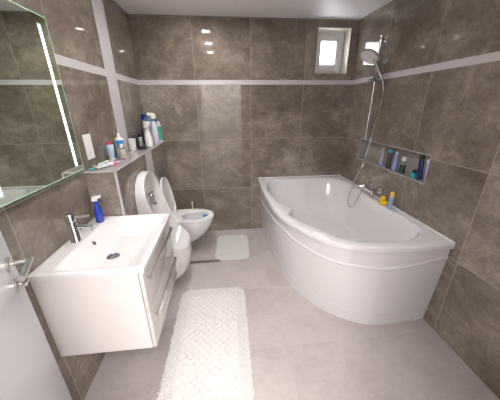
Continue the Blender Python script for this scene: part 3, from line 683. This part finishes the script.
# toilet brush behind the bowl
tb = thing('toilet_brush', (-0.43, 2.885, 0), 'white toilet brush in its holder behind the toilet', 'toilet brush')
b = bmesh.new(); lathe(b, [(0.045, 0), (0.048, 0.004), (0.044, 0.17), (0.040, 0.17), (0.040, 0.01), (0, 0.01)], (-0.43, 2.885, 0), 28); obj('holder', b, 'plastic', tb)
b = bmesh.new(); tube(b, [(-0.43, 2.885, 0.06), (-0.43, 2.885, 0.40), (-0.43, 2.885, 0.46)], [0.006, 0.007, 0.010], 14); obj('handle', b, 'plastic', tb)
b = bmesh.new(); lathe(b, [(0.02, 0.03), (0.034, 0.05), (0.034, 0.10), (0.015, 0.12)], (-0.43, 2.885, 0), 20); obj('brush_head', b, 'bristle', tb)

# ------------------------------------------------------------------ floor drain
fdn = thing('floor_drain', (-0.28, 2.262, 0), 'dark linear floor drain between the toilet and urinal', 'drain')
x0, x1, y0, y1 = -0.645, -0.09, 2.232, 2.292
b = bmesh.new(); bx(b, (x0, y0, 0.0), (x1, y0 + 0.004, 0.0022)); bx(b, (x0, y1 - 0.004, 0.0), (x1, y1, 0.0022)); bx(b, (x0, y0, 0.0), (x0 + 0.004, y1, 0.0022)); bx(b, (x1 - 0.004, y0, 0), (x1, y1, 0.0022)); obj('drain_frame', b, 'satin', fdn, smooth=False)
b = bmesh.new(); k = 0
xx = x0 + 0.006
while xx < x1 - 0.03:
    for j in range(3): bx(b, (xx, y0 + 0.006 + j * 0.0162, 0.0), (xx + 0.024, y0 + 0.006 + j * 0.0162 + 0.0145, 0.0020))
    xx += 0.0262
bx(b, (x0 + .004, y0 + .004, 0), (x1 - .004, y1 - .004, 0.0008)); obj('drain_insert', b, 'drain', fdn, smooth=False)

# ------------------------------------------------------------------ bath mats
def bath_mat(name, cx, cy, w, l, rot, label, ntuft, waffle):
    o = thing(name, (0, 0, 0), label, 'bath mat'); o.location = (cx, cy, 0)
    ca, sa = math.cos(rot), math.sin(rot)
    T = lambda x, y, z: Vector((cx + ca * x - sa * y, cy + sa * x + ca * y, z))
    out = rrect(-w / 2, -l / 2, w / 2, l / 2, 0.075, 10)
    b = bmesh.new(); sh = lambda f, z: [T(a * f, c * f, z) for a, c in out]
    rings(b, [sh(1.0, 0.0005), sh(1.0, 0.007), sh(0.985, 0.010)], True, True, True); obj('mat_base', b, 'pile', o)
    b = bmesh.new(); rnd = random.Random(5)
    for _ in range(ntuft):
        x, y = rnd.uniform(-w / 2, w / 2), rnd.uniform(-l / 2, l / 2)
        d = -sdf(x, y, -w / 2, w / 2, -l / 2, l / 2, 0.075)
        if d < -0.002: continue
        inside = d > 0.075
        h = rnd.uniform(0.012, 0.020)
        if waffle and inside:
            g = math.sin(x * 2 * PI / 0.055) * math.sin(y * 2 * PI / 0.055); h = 0.0085 + 0.009 * sst(0.5 + g * 1.4) * rnd.uniform(.7, 1)
        lean = 0.010 if d > 0.02 else 0.016
        a = rnd.uniform(0, 2 * PI); ex, ey = math.cos(a) * lean, math.sin(a) * lean
        r_ = rnd.uniform(0.0035, 0.0055); p0 = T(x, y, 0.004); tip = T(x + ex * rnd.random(), y + ey * rnd.random(), h)
        vs = [b.verts.new(p0 + Vector((math.cos(a + j * 2.0944) * r_, math.sin(a + j * 2.0944) * r_, 0))) for j in range(3)]
        vt = [b.verts.new(tip + Vector((math.cos(a + j * 2.0944) * r_ * .6, math.sin(a + j * 2.0944) * r_ * .6, 0))) for j in range(3)]
        for j in range(3): b.faces.new((vs[j], vs[(j + 1) % 3], vt[(j + 1) % 3], vt[j]))
        b.faces.new(vt)
    obj('pile', b, 'pile', o, smooth=False)
    return o
bath_mat('bath_mat', -0.163, 1.330, 0.548, 0.960, math.radians(-1.0), 'long white shaggy bath mat in front of the vanity cabinet', 26000, True)
bath_mat('bath_mat', 0.043, 2.518, 0.370, 0.520, math.radians(-2.0), 'small white bath mat between the toilet and bathtub', 9000, False)

# ------------------------------------------------------------------ things on the ledge
L0 = LZ + 0.0015
G2 = 'toiletries standing on the ledge'
def lb(name, x, y, label, parts, cat='bottle', **k): return bottle(name, x, y, L0, label, parts, cat, G2, **k)
# upright squeeze tube
t1 = thing('toothpaste_tube', (-0.838, 1.915, L0), 'light blue squeeze tube with red top standing on the ledge', 'tube', G2)
b = bmesh.new(); R = []
for z, rx, ry in ((0.018, .017, .017), (0.035, .020, .020), (0.07, .017, .024), (0.105, .009, .028), (0.114, .003, .029)):
    R.append([Vector((-0.838 + ry * math.cos(k * PI / 12) , 1.915 + rx * math.sin(k * PI / 12), L0 + z)) for k in range(24)])
rings(b, R, True, True, True); obj('tube_body', b, 'paleblue', t1)
b = bmesh.new(); lathe(b, [(0.017, 0), (0.018, 0.002), (0.018, 0.018), (0.012, 0.020)], (-0.838, 1.915, L0), 24); obj('base_cap', b, 'plastic', t1)
b = bmesh.new(); bx(b, (-0.856, 1.908, L0 + 0.114), (-0.832, 1.922, L0 + 0.134), 0.003); obj('top_clip', b, 'red', t1)
w1 = lb('lotion_bottle', -0.828, 2.075, 'white bottle with pointed nozzle and blue label behind the perfume bottle', [('bottle_body', [(0.030, 0), (0.034, 0.004), (0.034, 0.130), (0.028, 0.142), (0.012, 0.146)], 'plastic'), ('nozzle', [(0.012, 0.144), (0.014, 0.150), (0.010, 0.168), (0.004, 0.186), (0, 0.188)], 'plastic')])
b = bmesh.new(); Rr = []
for z in (0.068, 0.128): Rr.append([Vector((-0.828 + 0.0345 * math.cos(a), 2.075 + 0.0345 * math.sin(a), L0 + z)) for a in [math.radians(-115 + 9 * k) for k in range(13)]])
rings(b, Rr, False); obj('blue_label', b, 'brightblue', w1)
lb('perfume_bottle', -0.772, 1.953, 'frosted glass bottle with gold collar and silver cap', [('bottle_body', [(0.026, 0), (0.028, 0.003), (0.028, 0.070), (0.024, 0.076), (0.012, 0.078)], 'amberliq'), ('amber_base', [(0.0283, 0.004), (0.0285, 0.006), (0.0285, 0.014), (0.0283, 0.016)], 'amber'), ('collar', [(0.024, 0.076), (0.026, 0.078), (0.026, 0.082), (0.022, 0.083)], 'gold'), ('cap', [(0.020, 0.083), (0.024, 0.086), (0.022, 0.104), (0.014, 0.114), (0.0, 0.116)], 'silver')])
lb('drops_bottle', -0.803, 1.895, 'tiny clear bottle with blue cap beside the perfume bottle', [('bottle_body', [(0.008, 0), (0.009, 0.002), (0.009, 0.022), (0.006, 0.025)], 'clear'), ('cap', [(0.007, 0.0245), (0.008, 0.026), (0.008, 0.036), (0, 0.037)], 'blue')], n=16)
bottle('bathroom_cup', -0.832, 2.355, L0, 'plain white cup standing on the middle of the ledge', [('cup_body', [(0.026, 0), (0.028, 0.002), (0.034, 0.104), (0.032, 0.104), (0.026, 0.006), (0, 0.005)], 'plastic')], 'cup', G2)
hb2 = lb('hair_product_can', -0.835, 2.455, 'black can with a domed top behind the white cup', [('can_body', [(0.022, 0), (0.024, 0.002), (0.024, 0.100), (0.019, 0.108)], 'black'), ('lid', [(0.018, 0.107), (0.020, 0.109), (0.019, 0.128), (0.0, 0.132)], 'brushdark')], 'can')
lb('deodorant_can', -0.815, 2.535, 'dark grey metal can with glossy lid beside the black can', [('can_body', [(0.020, 0), (0.022, 0.002), (0.022, 0.090), (0.016, 0.098)], 'silver'), ('lid', [(0.016, 0.097), (0.018, 0.099), (0.018, 0.122), (0, 0.126)], 'navy')], 'can')
rz_ = thing('soap_dish', (-0.772, 2.425, L0), 'low flat black dish in front of the dark cans', 'dish', G2)
b = bmesh.new(); bx(b, (-0.815, 2.385, L0), (-0.730, 2.470, L0 + 0.012), 0.004); obj('dish_base', b, 'black', rz_)
b = bmesh.new()
for k in range(5): bx(b, (-0.808, 2.393 + k * 0.016, L0 + 0.012), (-0.737, 2.399 + k * 0.016, L0 + 0.019), 0.002)
obj('ribs', b, 'brushdark', rz_)
# pump bottle, silver can, sprays, green bottle, yellow-capped bottle
p1 = lb('soap_pump_bottle', -0.738, 2.545, 'smooth white pump bottle at the front edge of the ledge', [('bottle_body', [(0.033, 0), (0.036, 0.004), (0.035, 0.09), (0.028, 0.130), (0.014, 0.152), (0.012, 0.158)], 'plastic'), ('collar', [(0.012, 0.156), (0.014, 0.158), (0.014, 0.170), (0.006, 0.172), (0.005, 0.192)], 'plastic')])
b = bmesh.new(); tube(b, [(-0.726, 2.545, L0 + 0.193), (-0.762, 2.530, L0 + 0.190)], 0.007, 12); obj('pump_head', b, 'plastic', p1)
lb('shaving_foam_can', -0.765, 2.648, 'tall silver can with white cap behind the white pump bottle', [('can_body', [(0.037, 0), (0.040, 0.003), (0.040, 0.185), (0.034, 0.196)], 'silver'), ('cap', [(0.034, 0.195), (0.036, 0.197), (0.036, 0.225), (0.030, 0.232), (0, 0.233)], 'plastic')], 'can')
trigger_spray('spray_bottle', -0.815, 2.735, L0, 0.305, 'deep blue spray bottle half hidden behind the silver can', 'blue', 'brightblue', 'blue', -0.5, G2, w=0.024)
trigger_spray('spray_bottle', -0.728, 2.765, L0, 0.318, 'tall pale lavender spray bottle with white head and blue collar', 'palelav', 'brightblue', 'plastic', 3.5, G2, w=0.036)
g1 = lb('bleach_bottle', -0.712, 2.885, 'white bottle with green and blue label nearest the back wall', [('bottle_body', [(0.026, 0), (0.029, 0.003), (0.029, 0.180), (0.024, 0.196), (0.016, 0.200)], 'plastic'), ('cap', [(0.016, 0.199), (0.018, 0.201), (0.018, 0.222), (0, 0.225)], 'plastic')])
b = bmesh.new(); Rr = []
for z in (0.025, 0.168): Rr.append([Vector((-0.712 + 0.0295 * math.cos(a), 2.885 + 0.0295 * math.sin(a), L0 + z)) for a in [math.radians(-150 + 10 * k) for k in range(21)]])
rings(b, Rr, False); obj('green_label', b, 'greenlab', g1)
lb('cleaner_bottle', -0.785, 2.895, 'white bottle with yellow cap behind the lavender spray bottle', [('bottle_body', [(0.026, 0), (0.028, 0.003), (0.028, 0.19), (0.014, 0.225)], 'paleblue'), ('cap', [(0.013, 0.224), (0.016, 0.226), (0.015, 0.256), (0, 0.258)], 'yellow')])

# flat tubes and toothbrushes lying at the near end of the ledge
def lying_tube(name, x, y, rz, L, W, body, cap, label, stripe=None, zz=0.0):
    o = thing(name, (x, y, L0 + zz), label, 'tube', 'tubes and toothbrushes lying on the ledge')
    b = bmesh.new(); R = []
    for s, ry, rh in ((0.0, W * .5, .0012), (0.08, W * .5, .003), (0.4, W * .47, .008), (0.75, W * .40, .011), (0.84, W * .33, .010), (0.86, W * .2, .007)):
        R.append([Vector((x + s * L, y + ry * math.cos(k * PI / 10), L0 + zz + 0.011 + rh * math.sin(k * PI / 10))) for k in range(20)])
    rings(b, R, True, True, True); obj('tube_body', b, body, o)
    b = bmesh.new(); lathe(b, [(W * .26, .86 * L), (W * .28, .87 * L), (W * .27, L), (0, L * 1.002)], (x, y, L0 + zz + 0.011), 16, axis=(1, 0, 0)); obj('cap', b, cap, o)
    if stripe:
        b = bmesh.new(); R = []
        for s, ry, rh in ((0.42, W * .475, .0086), (0.62, W * .44, .0102)):
            R.append([Vector((x + s * L, y + ry * math.cos(k * PI / 10), L0 + zz + 0.0113 + rh * math.sin(k * PI / 10))) for k in range(20)])
        rings(b, R, True); obj('printed_band', b, stripe, o)
    o.rotation_euler = (0, 0, rz); return o
def brush(x, y, rz, L, m, m2, label, zz=0.0):
    o = thing('toothbrush', (x, y, L0 + zz), label, 'toothbrush', 'tubes and toothbrushes lying on the ledge')
    b = bmesh.new(); pts = [(x + L * s, y, L0 + zz + 0.006 + h) for s, h in ((0, 0), (.1, .0005), (.35, .001), (.55, .0), (.7, -.001), (.82, .0), (.98, 0), (1, 0))]
    tube(b, pts, [.003, .0055, .006, .005, .003, .003, .005, .002], 10); h = obj('handle', b, m, o)
    b = bmesh.new(); bx(b, (x + .83 * L, y - .005, L0 + zz + .010), (x + .99 * L, y + .005, L0 + zz + .020), 0.001); obj('bristles', b, m2, o)
    o.rotation_euler = (0, 0, rz); return o
lying_tube('toothpaste_tube', -0.853, 1.672, math.radians(80), 0.165, 0.036, 'plastic', 'lime', 'white tube with green print lying against the wall on the ledge', 'lime')
lying_tube('toothpaste_tube', -0.822, 1.625, math.radians(62), 0.150, 0.038, 'plastic', 'magenta', 'white tube with magenta cap lying nearest the ledge end', 'palelav')
lying_tube('cream_tube', -0.785, 1.70, math.radians(96), 0.13, 0.030, 'plastic', 'plastic', 'small white tube with pink band lying at the ledge front', 'magenta')
brush(-0.846, 1.580, math.radians(80), 0.16, 'teal', 'bristle', 'teal toothbrush lying beside the mirror corner on the ledge')
brush(-0.785, 1.735, math.radians(74), 0.165, 'palelav', 'purple', 'pale toothbrush with purple bristles lying near the front of the ledge', 0.0)
brush(-0.826, 1.745, math.radians(83), 0.15, 'brightblue', 'bristle', 'bright blue toothbrush lying in front of the standing blue tube', 0.0)
brush(-0.800, 1.610, math.radians(120), 0.10, 'yellow', 'black', 'short yellow and black toothbrush lying at the near ledge end', 0.0)
brush(-0.800, 2.19, math.radians(86), 0.150, 'plastic', 'magenta', 'white toothbrush with pink bristles lying in front of the white cup', 0.0)

# ------------------------------------------------------------------ lights
def area(name, loc, rot, sx, sy, power, col=(1, 1, 1)):
    l = bpy.data.lights.new(name, 'AREA'); l.shape = 'RECTANGLE'; l.size = sx; l.size_y = sy; l.energy = power; l.color = col
    o = bpy.data.objects.new(name, l); COL.objects.link(o); o.location = loc; o.rotation_euler = rot; return o
area('hall_fill_light', (0.0, -0.95, ZC - 0.02), (0, 0, 0), 1.8, 1.2, 88, (1.0, 0.96, 0.94))  # added fill light from the hall side, not a known lamp
w = bpy.data.worlds.new('sky'); SC.world = w; w.use_nodes = True
wn = w.node_tree; wn.nodes.clear(); bg = wn.nodes.new('ShaderNodeBackground'); wo = wn.nodes.new('ShaderNodeOutputWorld')
bg.inputs[0].default_value = (0.93, 0.96, 1.0, 1); bg.inputs[1].default_value = 7.0; wn.links.new(bg.outputs[0], wo.inputs[0])

# ------------------------------------------------------------------ camera
cd = bpy.data.cameras.new('camera'); co = bpy.data.objects.new('camera', cd); COL.objects.link(co); SC.camera = co
cd.sensor_width = 36; cd.sensor_fit = 'HORIZONTAL'; cd.lens = 243.98 * 36 / 500; cd.clip_start = 0.01
pi_, ya_, ro_ = [math.radians(a) for a in (21.17, 5.8325, -0.5044)]
fx = Vector((math.sin(ya_), math.cos(ya_), 0)); r1 = Vector((math.cos(ya_), -math.sin(ya_), 0)); uz = Vector((0, 0, 1))
fw = fx * math.cos(pi_) - uz * math.sin(pi_); up = uz * math.cos(pi_) + fx * math.sin(pi_)
r2 = r1 * math.cos(ro_) + up * math.sin(ro_); up2 = up * math.cos(ro_) - r1 * math.sin(ro_)
co.matrix_world = Matrix(((r2.x, up2.x, -fw.x, 0), (r2.y, up2.y, -fw.y, 0), (r2.z, up2.z, -fw.z, 1.5726), (0, 0, 0, 1)))
SC.view_settings.view_transform = 'Standard'; SC.view_settings.look = 'None'; SC.view_settings.gamma = 1.0; SC.view_settings.use_curve_mapping = False
SC.view_settings.exposure = 1.0
SC.cycles.max_bounces = 12; SC.cycles.glossy_bounces = 6; SC.cycles.sample_clamp_indirect = 6.0
